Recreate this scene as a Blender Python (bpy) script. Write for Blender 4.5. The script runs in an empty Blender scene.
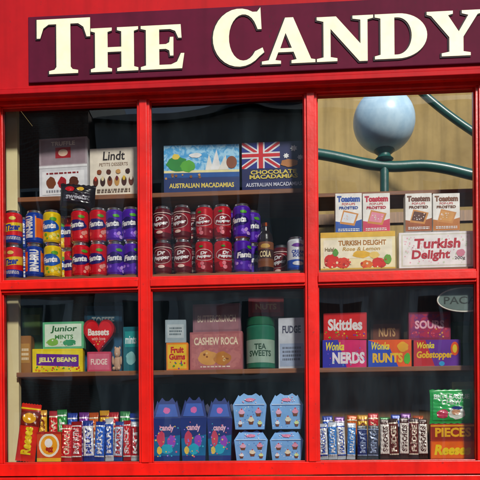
import bpy, bmesh, math, random, colorsys
from mathutils import Vector, Matrix
random.seed(7)
R=random.Random(11)
scene=bpy.context.scene
# ------------------------------------------------------------------ camera
S=0.0036; D=2.6; F=D/S; TH=math.radians(4.0); PH=math.radians(0.4); ZC=1.25; HY=460
fwd=Vector((-math.sin(TH),math.cos(TH),0)); r0=Vector((math.cos(TH),math.sin(TH),0)); u0=Vector((0,0,1))
rr=r0*math.cos(PH)-u0*math.sin(PH); uu=u0*math.cos(PH)+r0*math.sin(PH)
C=Vector((D*math.sin(TH),-D*math.cos(TH),ZC))
def P(px,py,y=0.0):
    d=fwd+rr*((px-240)/F)+uu*((HY-py)/F)
    t=(y-C.y)/d.y
    return C+d*t
cam=bpy.data.objects.new("camera",bpy.data.cameras.new("camera"))
scene.collection.objects.link(cam); scene.camera=cam
cam.matrix_world=Matrix(((rr.x,uu.x,-fwd.x,C.x),(rr.y,uu.y,-fwd.y,C.y),(rr.z,uu.z,-fwd.z,C.z),(0,0,0,1)))
cam.data.sensor_width=36; cam.data.lens=F/480*36; cam.data.shift_y=(HY-240)/480.0
cam.data.clip_start=0.05; cam.data.clip_end=2000
# ------------------------------------------------------------------ materials
def lin(h):
    h=h.lstrip('#'); c=[int(h[i:i+2],16)/255 for i in (0,2,4)]
    hh,ss,vv=colorsys.rgb_to_hsv(*c); c=colorsys.hsv_to_rgb(hh,min(1,ss*1.10),min(.96,vv*1.03))
    return tuple((x/12.92 if x<=0.04045 else ((x+0.055)/1.055)**2.4) for x in c)+(1,)
MC={}
def M(col,kind='print'):
    k=(col,kind)
    if k in MC: return MC[k]
    m=bpy.data.materials.new(kind+"_"+col.replace('#','')); m.use_nodes=True
    nt=m.node_tree; b=nt.nodes['Principled BSDF']; N=nt.nodes.new; L=nt.links.new
    cs=col.split('>'); a=lin(cs[0])
    tc=N('ShaderNodeTexCoord')
    if len(cs)>1:
        c2=lin(cs[1]); nz=N('ShaderNodeTexNoise'); L(tc.outputs['Object'],nz.inputs['Vector'])
        rp=N('ShaderNodeValToRGB'); L(nz.outputs['Fac'],rp.inputs['Fac'])
        rp.color_ramp.elements[0].color=a; rp.color_ramp.elements[1].color=c2
        nz.inputs['Scale'].default_value=38; nz.inputs['Detail'].default_value=3; nz.inputs['Distortion'].default_value=1.5
        rp.color_ramp.elements[0].position=.42; rp.color_ramp.elements[1].position=.58
        L(rp.outputs['Color'],b.inputs['Base Color'])
    else:
        nz=N('ShaderNodeTexNoise'); L(tc.outputs['Object'],nz.inputs['Vector']); nz.inputs['Scale'].default_value=28; nz.inputs['Detail'].default_value=3
        rp=N('ShaderNodeValToRGB'); L(nz.outputs['Fac'],rp.inputs['Fac']); rp.color_ramp.elements[0].position=.36; rp.color_ramp.elements[1].position=.66
        rp.color_ramp.elements[0].color=tuple(x*.82 for x in a[:3])+(1,); rp.color_ramp.elements[1].color=a; L(rp.outputs['Color'],b.inputs['Base Color'])
    rough={'print':.38,'foil':.3,'can':.25,'matte':.8,'metal':.3,'film':.24}.get(kind,.4)
    b.inputs['Roughness'].default_value=rough
    if kind=='print': b.inputs['Specular IOR Level'].default_value=.35
    if kind=='metal': b.inputs['Metallic'].default_value=1
    if kind=='can': b.inputs['Metallic'].default_value=.2
    if kind in('film','foil'):
        if kind=='foil': b.inputs['Metallic'].default_value=.15
        n2=N('ShaderNodeTexNoise'); L(tc.outputs['Object'],n2.inputs['Vector']); n2.inputs['Scale'].default_value=40; n2.inputs['Detail'].default_value=2
        bp=N('ShaderNodeBump'); bp.inputs['Strength'].default_value=.3; bp.inputs['Distance'].default_value=.0016
        L(n2.outputs['Fac'],bp.inputs['Height']); L(bp.outputs['Normal'],b.inputs['Normal'])
    MC[k]=m; return m
def paint(name,col,dark,rough=.3,scale=6,bump=.25,coat=.3,chips=1,spec=.5,streak=0):
    m=bpy.data.materials.new(name); m.use_nodes=True; nt=m.node_tree; b=nt.nodes['Principled BSDF']; N=nt.nodes.new; L=nt.links.new
    tc=N('ShaderNodeTexCoord')
    nz=N('ShaderNodeTexNoise'); nz.inputs['Scale'].default_value=scale; nz.inputs['Detail'].default_value=6; nz.inputs['Roughness'].default_value=.65
    L(tc.outputs['Object'],nz.inputs['Vector'])
    rp=N('ShaderNodeValToRGB'); rp.color_ramp.elements[0].position=.35; rp.color_ramp.elements[1].position=.72
    rp.color_ramp.elements[0].color=col; rp.color_ramp.elements[1].color=dark; L(nz.outputs['Fac'],rp.inputs['Fac'])
    last=rp.outputs['Color']
    if streak:
        mp=N('ShaderNodeMapping'); mp.inputs['Scale'].default_value=(26,26,1.6); L(tc.outputs['Object'],mp.inputs['Vector'])
        n4=N('ShaderNodeTexNoise'); n4.inputs['Scale'].default_value=1; n4.inputs['Detail'].default_value=4; L(mp.outputs['Vector'],n4.inputs['Vector'])
        r4=N('ShaderNodeValToRGB'); r4.color_ramp.elements[0].position=.45; r4.color_ramp.elements[1].position=.75
        r4.color_ramp.elements[0].color=(1,1,1,1); r4.color_ramp.elements[1].color=(1-streak,)*3+(1,); L(n4.outputs['Fac'],r4.inputs['Fac'])
        m4=N('ShaderNodeMixRGB'); m4.blend_type='MULTIPLY'; m4.inputs['Fac'].default_value=1; L(last,m4.inputs['Color1']); L(r4.outputs['Color'],m4.inputs['Color2']); last=m4.outputs['Color']
    if chips:
        n3=N('ShaderNodeTexNoise'); n3.inputs['Scale'].default_value=70; n3.inputs['Detail'].default_value=4; L(tc.outputs['Object'],n3.inputs['Vector'])
        r3=N('ShaderNodeValToRGB'); r3.color_ramp.elements[0].position=.68; r3.color_ramp.elements[1].position=.74
        r3.color_ramp.elements[0].color=(0,0,0,1); r3.color_ramp.elements[1].color=(1,1,1,1); L(n3.outputs['Fac'],r3.inputs['Fac'])
        mx=N('ShaderNodeMixRGB'); L(r3.outputs['Color'],mx.inputs['Fac']); L(last,mx.inputs['Color1']); mx.inputs['Color2'].default_value=tuple(x*.45+.01 for x in col[:3])+(1,)
        last=mx.outputs['Color']
    L(last,b.inputs['Base Color'])
    b.inputs['Specular IOR Level'].default_value=spec
    b.inputs['Roughness'].default_value=rough; b.inputs['Coat Weight'].default_value=coat; b.inputs['Coat Roughness'].default_value=.15
    if bump:
        n2=N('ShaderNodeTexNoise'); n2.inputs['Scale'].default_value=30; n2.inputs['Detail'].default_value=4; L(tc.outputs['Object'],n2.inputs['Vector'])
        bp=N('ShaderNodeBump'); bp.inputs['Strength'].default_value=bump; bp.inputs['Distance'].default_value=.003
        L(n2.outputs['Fac'],bp.inputs['Height']); L(bp.outputs['Normal'],b.inputs['Normal'])
    return m
RED=paint("red_gloss_paint",(.66,.008,.003,1),(.46,.006,.003,1),coat=.15,spec=.35,streak=.22)
FASC=paint("fascia_red_paint",(.44,.004,.007,1),(.31,.003,.007,1),rough=.6,scale=3,coat=0,bump=.12,spec=.12,streak=.18)
MAROON=paint("maroon_sign_paint",(.095,.003,.022,1),(.062,.002,.016,1),rough=.7,scale=5,coat=0,bump=.12,spec=.12,streak=.15)
CREAM=paint("cream_letter_paint",(.84,.78,.54,1),(.72,.65,.42,1),rough=.5,scale=9,chips=0,bump=.1,coat=0,spec=.3,streak=.12)
BLACKP=paint("black_paint",(.012,.004,.008,1),(.02,.006,.012,1),rough=.6,chips=0,bump=0,coat=0,spec=.2)
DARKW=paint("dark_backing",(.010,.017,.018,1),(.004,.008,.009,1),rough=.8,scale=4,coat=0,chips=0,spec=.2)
CREAMW=paint("cream_jamb",(.82,.72,.40,1),(.70,.58,.30,1),rough=.6,scale=4,coat=0,chips=0)
IRON=paint("green_iron_paint",(.005,.075,.060,1),(.004,.045,.038,1),rough=.4,chips=0,coat=.1)
OCHRE=paint("ochre_plaster",(.35,.25,.095,1),(.19,.125,.042,1),rough=.8,scale=1.6,coat=0,chips=0,bump=.4,spec=.2,streak=.3)
def wood(name,a,b_,sc=(1,14,14)):
    m=bpy.data.materials.new(name); m.use_nodes=True; nt=m.node_tree; b=nt.nodes['Principled BSDF']; N=nt.nodes.new; L=nt.links.new
    tc=N('ShaderNodeTexCoord'); mp=N('ShaderNodeMapping'); mp.inputs['Scale'].default_value=sc; L(tc.outputs['Object'],mp.inputs['Vector'])
    nz=N('ShaderNodeTexNoise'); nz.inputs['Scale'].default_value=5; nz.inputs['Detail'].default_value=6; nz.inputs['Distortion'].default_value=.8; L(mp.outputs['Vector'],nz.inputs['Vector'])
    rp=N('ShaderNodeValToRGB'); rp.color_ramp.elements[0].position=.3; rp.color_ramp.elements[1].position=.7
    rp.color_ramp.elements[0].color=a; rp.color_ramp.elements[1].color=b_; L(nz.outputs['Fac'],rp.inputs['Fac']); L(rp.outputs['Color'],b.inputs['Base Color'])
    b.inputs['Roughness'].default_value=.5; return m
WOOD=wood("brown_wood",(.30,.10,.026,1),(.16,.055,.018,1))
WOODB=wood("brown_wood_panel",(.24,.12,.045,1),(.12,.06,.022,1),(14,14,1))
def glassmat(name,mult,d0,d1):
    m=bpy.data.materials.new(name); m.use_nodes=True; nt=m.node_tree; nt.nodes.clear(); N=nt.nodes.new; L=nt.links.new
    out=N('ShaderNodeOutputMaterial'); tr=N('ShaderNodeBsdfTransparent'); tr.inputs['Color'].default_value=(.97,.985,.98,1)
    gl=N('ShaderNodeBsdfGlossy'); gl.inputs['Roughness'].default_value=.01; gl.inputs['Color'].default_value=(.85,.95,1,1)
    fr=N('ShaderNodeFresnel'); fr.inputs['IOR'].default_value=1.5
    mu=N('ShaderNodeMath'); mu.operation='MULTIPLY'; mu.inputs[1].default_value=mult; mu.use_clamp=True; L(fr.outputs[0],mu.inputs[0])
    tc=N('ShaderNodeTexCoord'); nz=N('ShaderNodeTexNoise'); nz.inputs['Scale'].default_value=3.2; nz.inputs['Detail'].default_value=1; L(tc.outputs['Object'],nz.inputs['Vector'])
    bp=N('ShaderNodeBump'); bp.inputs['Strength'].default_value=.3; bp.inputs['Distance'].default_value=.006; L(nz.outputs['Fac'],bp.inputs['Height'])
    L(bp.outputs['Normal'],gl.inputs['Normal'])
    m1=N('ShaderNodeMixShader'); L(mu.outputs[0],m1.inputs[0]); L(tr.outputs[0],m1.inputs[1]); L(gl.outputs[0],m1.inputs[2])
    df=N('ShaderNodeBsdfDiffuse'); df.inputs['Color'].default_value=(.42,.62,.70,1)
    mp=N('ShaderNodeMapping'); mp.inputs['Scale'].default_value=(3,1,.9); L(tc.outputs['Object'],mp.inputs['Vector'])
    n2=N('ShaderNodeTexNoise'); n2.inputs['Scale'].default_value=4; n2.inputs['Detail'].default_value=4; L(mp.outputs['Vector'],n2.inputs['Vector'])
    rg=N('ShaderNodeMapRange'); rg.inputs['From Min'].default_value=.46; rg.inputs['From Max'].default_value=.75; rg.inputs['To Min'].default_value=d0; rg.inputs['To Max'].default_value=d1
    L(n2.outputs['Fac'],rg.inputs['Value'])
    m2=N('ShaderNodeMixShader'); L(rg.outputs[0],m2.inputs[0]); L(m1.outputs[0],m2.inputs[1]); L(df.outputs[0],m2.inputs[2]); L(m2.outputs[0],out.inputs['Surface'])
    return m
GLASS=glassmat("shop_glass",1.5,.001,.012); GLASSL=glassmat("dust_haze_shop_glass",1.7,.002,.022)  # lower panes: dust, plus reflected street haze put into the bluish diffuse layer
# ------------------------------------------------------------------ mesh builder
class MB:
    def __init__(s): s.v=[];s.f=[];s.m=[];s.sm=[];s.mats=[]
    def mi(s,m):
        if m not in s.mats: s.mats.append(m)
        return s.mats.index(m)
    def add(s,vs,fs,mat,smooth=False):
        o=len(s.v); s.v+= [tuple(x) for x in vs]; i=s.mi(mat)
        for f in fs: s.f.append([o+k for k in f]); s.m.append(i); s.sm.append(smooth)
    def box(s,x0,x1,y0,y1,z0,z1,mat):
        vs=[(x0,y0,z0),(x1,y0,z0),(x1,y1,z0),(x0,y1,z0),(x0,y0,z1),(x1,y0,z1),(x1,y1,z1),(x0,y1,z1)]
        s.add(vs,[(0,3,2,1),(4,5,6,7),(0,1,5,4),(1,2,6,5),(2,3,7,6),(3,0,4,7)],mat)
    def prism(s,pts,y0,y1,mat,sidemat=None):
        n=len(pts); vs=[(x,y0,z) for x,z in pts]+[(x,y1,z) for x,z in pts]
        s.add(vs,[tuple(range(n))],mat); s.add(vs,[tuple(range(2*n-1,n-1,-1))],mat)
        s.add(vs,[(i,i+n,(i+1)%n+n,(i+1)%n) for i in range(n)],sidemat or mat)
    def lathe(s,prof,mats,seg=32,cx=0,cy=0,share=False):
        n=len(prof)
        if share:
            o=len(s.v)
            for (r,z) in prof:
                for i in range(seg):
                    a=2*math.pi*i/seg; s.v.append((cx+r*math.cos(a),cy+r*math.sin(a),z))
            for k in range(n-1):
                mm=s.mi(mats[k] if isinstance(mats,list) else mats)
                for i in range(seg):
                    j=(i+1)%seg; s.f.append([o+k*seg+i,o+k*seg+j,o+(k+1)*seg+j,o+(k+1)*seg+i]); s.m.append(mm); s.sm.append(True)
            return
        for k in range(n-1):
            (ra,za),(rb,zb)=prof[k],prof[k+1]; vs=[];fs=[]
            for i in range(seg):
                a=2*math.pi*i/seg; vs.append((cx+ra*math.cos(a),cy+ra*math.sin(a),za)); vs.append((cx+rb*math.cos(a),cy+rb*math.sin(a),zb))
            for i in range(seg):
                j=(i+1)%seg; fs.append((2*i,2*j,2*j+1,2*i+1))
            s.add(vs,fs,mats[k] if isinstance(mats,list) else mats,True)
    def mesh(s,name):
        me=bpy.data.meshes.new(name); me.from_pydata(s.v,[],s.f)
        for m in s.mats: me.materials.append(m)
        me.polygons.foreach_set('material_index',s.m); me.polygons.foreach_set('use_smooth',s.sm)
        me.update(); return me
    def obj(s,name,parent=None,bevel=0):
        ob=bpy.data.objects.new(name,s.mesh(name)); scene.collection.objects.link(ob)
        if parent: ob.parent=parent
        if bevel:
            b=ob.modifiers.new('bevel','BEVEL'); b.width=bevel; b.segments=2; b.limit_method='ANGLE'; b.angle_limit=math.radians(40)
        return ob
def empty(name):
    e=bpy.data.objects.new(name,None); scene.collection.objects.link(e); return e
TX={}
def text2d(s,bold=.02):
    k=(s,bold)
    if k in TX: return TX[k]
    cu=bpy.data.curves.new("t",'FONT'); cu.body=s; cu.size=1; cu.offset=bold; cu.resolution_u=3
    cu.space_line=.85; cu.align_x='CENTER'
    ob=bpy.data.objects.new("t",cu); scene.collection.objects.link(ob)
    bpy.context.view_layer.update()
    me=bpy.data.meshes.new_from_object(ob.evaluated_get(bpy.context.evaluated_depsgraph_get()))
    vs=[(v.co.x,v.co.y) for v in me.vertices]; fs=[tuple(p.vertices) for p in me.polygons]
    bpy.data.objects.remove(ob); bpy.data.curves.remove(cu); bpy.data.meshes.remove(me)
    x0=min(v[0] for v in vs);x1=max(v[0] for v in vs);y0=min(v[1] for v in vs);y1=max(v[1] for v in vs)
    vs=[((x-x0)/(x1-x0),(y-y0)/(y1-y0)) for x,y in vs]
    TX[k]=(vs,fs); return TX[k]
def ell(cu,cv,ru,rv,n=20,j=0):
    return [(cu+ru*math.cos(2*math.pi*i/n)*(1+R.uniform(-j,j)),cv+rv*math.sin(2*math.pi*i/n)*(1+R.uniform(-j,j))) for i in range(n)]
def decals(mb,dl,w,h,fmap,sub=None,kind='print'):
    lay=[0.0003]
    def put(vs,fs,col):
        if sub:
            bm=bmesh.new(); bv=[bm.verts.new((u*w,v*h,0)) for u,v in vs]
            for f in fs:
                try: bm.faces.new([bv[i] for i in f])
                except ValueError: pass
            for _ in range(4):
                bmesh.ops.triangulate(bm,faces=bm.faces[:])
                es=[e for e in bm.edges if e.calc_length()>sub]
                if not es: break
                bmesh.ops.subdivide_edges(bm,edges=es,cuts=1)
            bm.verts.index_update(); vs=[(v.co.x/w,v.co.y/h) for v in bm.verts]; fs=[tuple(v.index for v in f.verts) for f in bm.faces]; bm.free()
        mb.add([fmap(u,v,lay[0]) for u,v in vs],fs,M(col,kind)); lay[0]+=0.00015
    for d in dl:
        t=d[0]
        if t=='r': put([(d[1],d[2]),(d[3],d[2]),(d[3],d[4]),(d[1],d[4])],[(0,1,2,3)],d[5])
        elif t=='p': put(d[1],[tuple(range(len(d[1])))],d[2])
        elif t=='e': p=ell(*d[1:5]); put(p,[tuple(range(len(p)))],d[5])
        elif t=='b': p=ell(*d[1:5],n=18,j=.12); put(p,[tuple(range(len(p)))],d[5])
        elif t=='s':
            n=2*d[6]; p=[(d[1]+d[3]*(1 if i%2 else .62)*math.cos(math.pi*i*2/n),d[2]+d[4]*(1 if i%2 else .62)*math.sin(math.pi*i*2/n)) for i in range(n)]; put(p,[tuple(range(n))],d[5])
        elif t=='n':
            for c in d[7]:
                vs=[];fs=[]
                for _ in range(max(1,d[1]//len(d[7]))):
                    sz=d[6]*R.uniform(.6,1.2); p=ell(R.uniform(d[2],d[4]),R.uniform(d[3],d[5]),sz/w,sz/h,9,.1); fs.append(tuple(range(len(vs),len(vs)+9))); vs+=p
                put(vs,fs,c)
        elif t=='t':
            vs,fs=text2d(d[1],d[7] if len(d)>7 else .02); sh=d[8] if len(d)>8 else 0; rot=d[9] if len(d)>9 else 0
            if rot: vs=[(1-y,x) for x,y in vs]
            o=[(d[2]+(d[4]-d[2])*x+sh*(y-.5)*(d[5]-d[3]),d[3]+(d[5]-d[3])*y+(d[10]*(x-.5) if len(d)>10 else 0)) for x,y in vs]
            put(o,fs,d[6])
        elif t=='l':
            u0,v0,u1,v1,n,c=d[1:7]; vs=[];fs=[]
            for i in range(n):
                vy=v1-(i+.5)*(v1-v0)/n; u=u0
                while u<u1-.02:
                    l=R.uniform(.03,.1)*(u1-u0)/.8; e=min(u+l,u1); hh=(v1-v0)/n*.28
                    fs.append(tuple(range(len(vs),len(vs)+4))); vs+=[(u,vy-hh),(e,vy-hh),(e,vy+hh),(u,vy+hh)]; u=e+.02
            put(vs,fs,c)
# ------------------------------------------------------------------ key heights
YS1=.125; YS2=.100
Z_DECK=P(240,272,.05).z; Z_DECK2=P(240,460,.05).z-0.002
Z_SH1=P(240,190,YS1).z; Z_SH2=P(240,369,YS2).z
SH={'d1':Z_DECK,'d2':Z_DECK2,'s1':Z_SH1,'s2':Z_SH2}
def geo(px0,px1,pyt,base,y):
    zb=SH[base] if isinstance(base,str) else base
    a=P(px0,pyt,y); b=P(px1,pyt,y); return (a.x+b.x)/2,b.x-a.x,zb,P((px0+px1)/2,pyt,y).z-zb
def finish(ob,x,y,z,yaw=None,lean=0):
    ob.location=(x,y,z); ob.rotation_euler=(lean,0,math.radians(R.uniform(-3.2,3.2) if yaw is None else yaw))
def carton(name,px0,px1,pyt,base,y,t,body,dl,yaw=None,lean=0,side=None):
    x,w,z,h=geo(px0,px1,pyt,base,y); w*=.975
    mb=MB(); mb.box(-w/2,w/2,0,t,0,h,M(body))
    mb.box(-w/2+.002,w/2-.002,.002,t-.002,h,h+.0008,M(side or body))
    mb.box(w/2,w/2+.0006,.002,t-.002,.002,h-.002,M(side or body)); mb.box(-w/2-.0006,-w/2,.002,t-.002,.002,h-.002,M(side or body))
    decals(mb,dl,w,h,lambda u,v,o:(-w/2+u*w,-o,v*h))
    ob=mb.obj(name,bevel=.0012); finish(ob,x,y,z+.0005,yaw,lean); return z+h
def pouchmap(w,h,t,ph,crimp=.07):
    def f(u,v,o,side=-1):
        e=max(0,1-abs(2*u-1)**3.2)**.6; vv=(v-crimp)/(1-2*crimp)
        g=max(0,1-abs(2*min(max(vv,0),1)-1)**3.5)**.6
        th=t/2*e*g+.0006
        wr=.0014*math.sin(23*u+ph+7*v)*math.sin(17*v+ph*2)*e*g+.0008*math.sin(55*v+9*u+ph)*g
        x=(-.5+u)*w*(1+.03*(1-g))
        return (x,side*(th+wr+o),v*h)
    return f
def pouch(name,px0,px1,pyt,base,y,t,body,dl,yaw=None,lean=0,roll=0,kind='film',crimp=.07,zig=True):
    x,w,z,h=geo(px0,px1,pyt,base,y); mb=MB(); ph=R.uniform(0,6); f=pouchmap(w,h,t,ph,crimp)
    nu,nv=14,30
    for side in(-1,1):
        vs=[];fs=[]
        for j in range(nv+1):
            for i in range(nu+1):
                a=f(i/nu,j/nv,0,side); zz=a[2]
                if zig and j in(0,nv): zz+= (.0015 if i%2 else -.0015)
                vs.append((a[0],a[1]*(1 if 0<i<nu else .3),zz))
        for j in range(nv):
            for i in range(nu):
                k=j*(nu+1)+i; q=(k,k+1,k+nu+2,k+nu+1); fs.append(q if side<0 else q[::-1])
        mb.add(vs,fs,M(body,kind),True)
    decals(mb,dl,w,h,lambda u,v,o:f(u,v,o*2+.0008),sub=.007,kind=kind)
    ob=mb.obj(name); finish(ob,x,y,z+.002,yaw,lean); ob.rotation_euler[1]=math.radians(roll); return z+h
def gable(name,px0,px1,pyt,base,y,t,body,dl,yaw=None,side=None):
    x,w,z,h=geo(px0,px1,pyt,base,y); w*=.98; mb=MB()
    pts=[(-.43,0),(.43,0),(.5,.66),(.34,.94),(.30,.90),(.18,.985),(.06,.93),(-.06,.93),(-.18,.985),(-.30,.90),(-.34,.94),(-.5,.66)]
    P0=[(a*w,b*h) for a,b in pts]
    n=len(P0)
    def dep(zr): return t/2 if zr<.67 else t/2*(1-(zr-.66)/.36*.85)
    fr=[(a,-dep(b/h),b) for a,b in P0]; bk=[(a,dep(b/h),b) for a,b in P0]
    body_=M(body)
    def quadstrip(s,sg):
        lo=[0,1,2,11]; up=[2,3,4,5,6,7,8,9,10,11]
        mb.add(s,[lo if sg<0 else lo[::-1],up if sg<0 else up[::-1]],body_)
    quadstrip(fr,-1); quadstrip(bk,1)
    mb.add(fr+bk,[(i,i+n,(i+1)%n+n,(i+1)%n) for i in range(n)],M(side or body))
    decals(mb,dl,w,h,lambda u,v,o:((-.5+u)*w,-dep(v)-o,v*h),sub=.012)
    ob=mb.obj(name,bevel=.001); finish(ob,x,y,z+.0005,yaw); return z+h
# ------------------------------------------------------------------ cans
ALU=M('#c9ccd0','metal')
CANH=.128; CANR=.0335
def canmesh(name,bands,dl):
    mb=MB(); k=CANH/.115
    prof=[(.001,.005),(.021,.004),(.0235,.0),(.026,.001),(.0305,.006),(CANR,.012*k)]
    mats=[ALU]*4+[M(bands[0][1],'can')]
    zt=.100*k
    for frac,col in bands:
        zz=.012*k+(zt-.012*k)*frac; prof.append((CANR,zz)); mats.append(M(col,'can'))
    prof+= [(.030,.1065*k),(.0272,.111*k),(.0280,.1135*k),(.0272,.115*k),(.0255,.1142*k),(.0248,.110*k),(.001,.110*k)]
    mats+=[M(bands[-1][1],'can')]*1+[ALU]*6
    mb.lathe(prof,mats,40)
    mb.box(-.004,.004,-.012,.004,.1105*k,.1118*k,ALU)
    w=2*math.pi*CANR*.5; h=zt-.012*k
    def fm(u,v,o):
        a=(u-.5)*math.pi; return ((CANR+o*1.3+.0002)*math.sin(a),-(CANR+o*1.3+.0002)*math.cos(a),.012*k+v*h)
    decals(mb,dl,w,h,fm,sub=.0055,kind='can')
    return mb.mesh(name)
CANS={
 'tizer':canmesh('soda_can',[(.2,'#16389a'),(1,'#e0202a')],[('p',[(0,.30),(1,.42),(1,.74),(0,.62)],'#f8d41d'),('t','Tizer',.24,.38,.78,.64,'#16389a',.05,.1,0,.08),('e',.5,.85,.12,.07,'#f6e27a'),('l',.2,.03,.8,.16,3,'#ffffff')]),
 'irn':canmesh('soda_can',[(.12,'#12409e'),(.86,'#f2701e'),(1,'#12409e')],[('r',.26,.08,.74,.95,'#1b4cb4'),('t','IRN-BRU',.34,.10,.66,.93,'#f4f4f4',.05,0,1),('r',.74,.1,.78,.93,'#f8a03a')]),
 'lemon':canmesh('soda_can',[(1,'#f0d019')],[('b',.5,.52,.38,.24,'#1f62b8'),('n',8,.05,.05,.95,.25,.006,['#fbf28a','#6fae2a']),('t','Fanta',.22,.42,.78,.64,'#ffffff',.05,.12,0,.06),('b',.68,.80,.12,.07,'#5da52c')]),
 'fred':canmesh('soda_can',[(1,'#d4122c')],[('b',.5,.53,.38,.22,'#2b1a6e'),('n',9,.05,.05,.95,.28,.007,['#f25a4a','#ffb0a0']),('t','Fanta',.21,.43,.79,.65,'#ffffff',.05,.12,0,.06),('b',.7,.84,.11,.06,'#58a02c')]),
 'fpur':canmesh('soda_can',[(1,'#5a28ae')],[('b',.5,.53,.38,.22,'#2a1468'),('n',10,.05,.03,.95,.28,.007,['#9a6be0','#d9b4f4']),('t','Fanta',.21,.43,.79,.65,'#ffffff',.05,.12,0,.06),('b',.68,.84,.12,.06,'#5aa838')]),
 'drp':canmesh('soda_can',[(.16,'#5a1420'),(.84,'#a01c34'),(1,'#5a1420')],[('e',.5,.55,.38,.29,'#d8c4bc'),('e',.5,.55,.36,.27,'#6a1222'),('t','Dr',.36,.60,.64,.76,'#ffffff',.05,.1,0,.05),('t','Pepper',.20,.38,.80,.58,'#ffffff',.05,.1,0,.07),('e',.5,.16,.12,.06,'#f0d4c8'),('r',.0,.88,1,.91,'#e8ccc4')]),
 'drred':canmesh('soda_can',[(.3,'#8a1224'),(1,'#c4162c')],[('e',.5,.56,.38,.22,'#f0e4e0'),('e',.5,.56,.36,.20,'#9a142a'),('t','Dr',.38,.58,.62,.70,'#ffffff',.05,.1,0,.04),('t','Pepper',.22,.43,.78,.58,'#ffffff',.05,.1,0,.05),('n',6,.2,.08,.8,.25,.007,['#e23a4a','#e58a94']),('e',.4,.88,.07,.04,'#3f8a2a')]),
 'white':canmesh('soda_can',[(.3,'#2d5abc'),(1,'#e6eaf0')],[('t','CREAM\nSODA',.27,.40,.73,.66,'#233fa0',.04),('b',.5,.84,.22,.07,'#7a3fa0'),('e',.5,.16,.2,.08,'#e9edf5')]),
}
def can(kind,pcx,base,y,sc=1.0,j=26):
    zb=SH[base] if isinstance(base,str) else base
    ob=bpy.data.objects.new("soda_can",CANS[kind]); scene.collection.objects.link(ob)
    p=P(pcx,250,y); ob.location=(p.x,y,zb+.0005); ob.rotation_euler=(0,0,math.radians(R.uniform(-j,j)+3)); ob.scale=(sc,sc,sc)
rowL=[(14,'tizer'),(34.5,'irn'),(53,'lemon'),(81,'fred'),(98.5,'fred'),(115.5,'fpur'),(132,'fpur')]
rowM=[(163,'drp'),(183,'drp'),(204,'drred'),(223,'drred'),(242.5,'fpur')]
def cy(): return .088+R.uniform(-.004,.004)
TOPC=Z_DECK+CANH
for x,k in rowL+rowM:
    j=12 if k=='tizer' else 26
    can(k,x,'d1',cy(),j=j); can(k,x+R.uniform(-1,1),TOPC,cy(),j=j)
for x,k in [(24,'irn'),(62,'lemon'),(71,'fred'),(107,'fred'),(124,'fpur'),(174,'drp'),(194,'drp'),(213,'drred'),(233,'fpur'),(252,'fpur')]:
    can(k,x,'d1',.165); can(k,x,TOPC,.165)
can('white',296,'d1',.09)
can('drp',281,'d1',.19)
def bottle(px,base,y,pyt,hw=7):
    x,w,z,h=geo(px-hw,px+hw,pyt,base,y); r=w/2; mb=MB(); g=M('#1c0e08','film')
    mb.lathe([(.001,.001),(r*.9,.001),(r,.006),(r,h*.66),(r*.86,h*.76),(r*.52,h*.84),(r*.46,h*.93),(r*.54,h*.93),(r*.54,h),(.001,h)],[g]*7+[M('#7a3a1a','metal')]*2,28)
    decals(mb,[('r',.05,.05,.95,.95,'#7a4a2a'),('r',.05,.35,.95,.68,'#3a1c12'),('t','COLA',.27,.4,.73,.62,'#e9d8a8',.03),('b',.5,.8,.2,.08,'#c8a050')],math.pi*r,h*.55,lambda u,v,o:((r+o+.0003)*math.sin((u-.5)*math.pi),-(r+o+.0003)*math.cos((u-.5)*math.pi),h*.08+v*h*.55),sub=.006)
    ob=mb.obj('soda_bottle'); ob.location=(x,y,z+.0005)
bottle(265.5,'d1',.09,224,8)
# ------------------------------------------------------------------ UL shelf boxes
yS=.14
carton('chocolate_box',38,88,138,'s1',yS,.03,'#dadade',[('r',.0,.54,1,1,'#b0a2a8'),('r',.04,.56,.96,.97,'#9a8890'),('r',.34,.66,.66,.84,'#a81f2c'),('e',.5,.75,.10,.06,'#e8c8b0'),('t','TRUFFLE',.25,.87,.75,.94,'#f6ece0',.02),('r',0,.50,1,.54,'#f4f4f6'),('r',.06,.05,.94,.44,'#f0f0f2'),('b',.25,.25,.10,.10,'#7a4426'),('b',.48,.24,.09,.10,'#a8202c'),('b',.72,.25,.10,.10,'#5a2c18'),('l',.15,.38,.85,.43,1,'#8a2a30'),('l',.15,.07,.85,.14,1,'#8f8f96')])
chocs=[('e',.12+.15*i,.30,.055,.10,c) for i,c in enumerate(['#5a2c16','#3b1a0e','#8a4a22','#c99a5a','#4a2212','#6e371a'])]
carton('chocolate_box',89,138,148,'s1',yS,.03,'#efe5d4',[('t','Lindt',.28,.74,.74,.93,'#2c2220',.02,.08),('t','PETITS DESSERTS',.2,.62,.8,.69,'#7a5a40',.01)]+chocs+[('e',.12+.15*i,.36,.03,.05,c) for i,c in enumerate(['#b6412c','#e9d9b0','#3b1a0e','#6b1f28','#e6c04a','#f1e5d2'])]+[('b',.2+.2*i,.50,.05,.05,c) for i,c in enumerate(['#8a4a22','#5a2c16','#c99a5a','#3b1a0e'])]+[('l',.15,.06,.85,.15,2,'#8a7a6a')])
pouch('candy_bag',60,94,186,Z_DECK+CANH*2-.004,.085,.045,'#17141a',[('r',.12,.30,.88,.66,'#2a2430'),('t','sweets',.2,.4,.8,.58,'#b9b9c4',.03,.1),('b',.3,.78,.14,.1,'#c4202c'),('b',.6,.80,.1,.08,'#d8b040')],roll=5,lean=.1)
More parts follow.
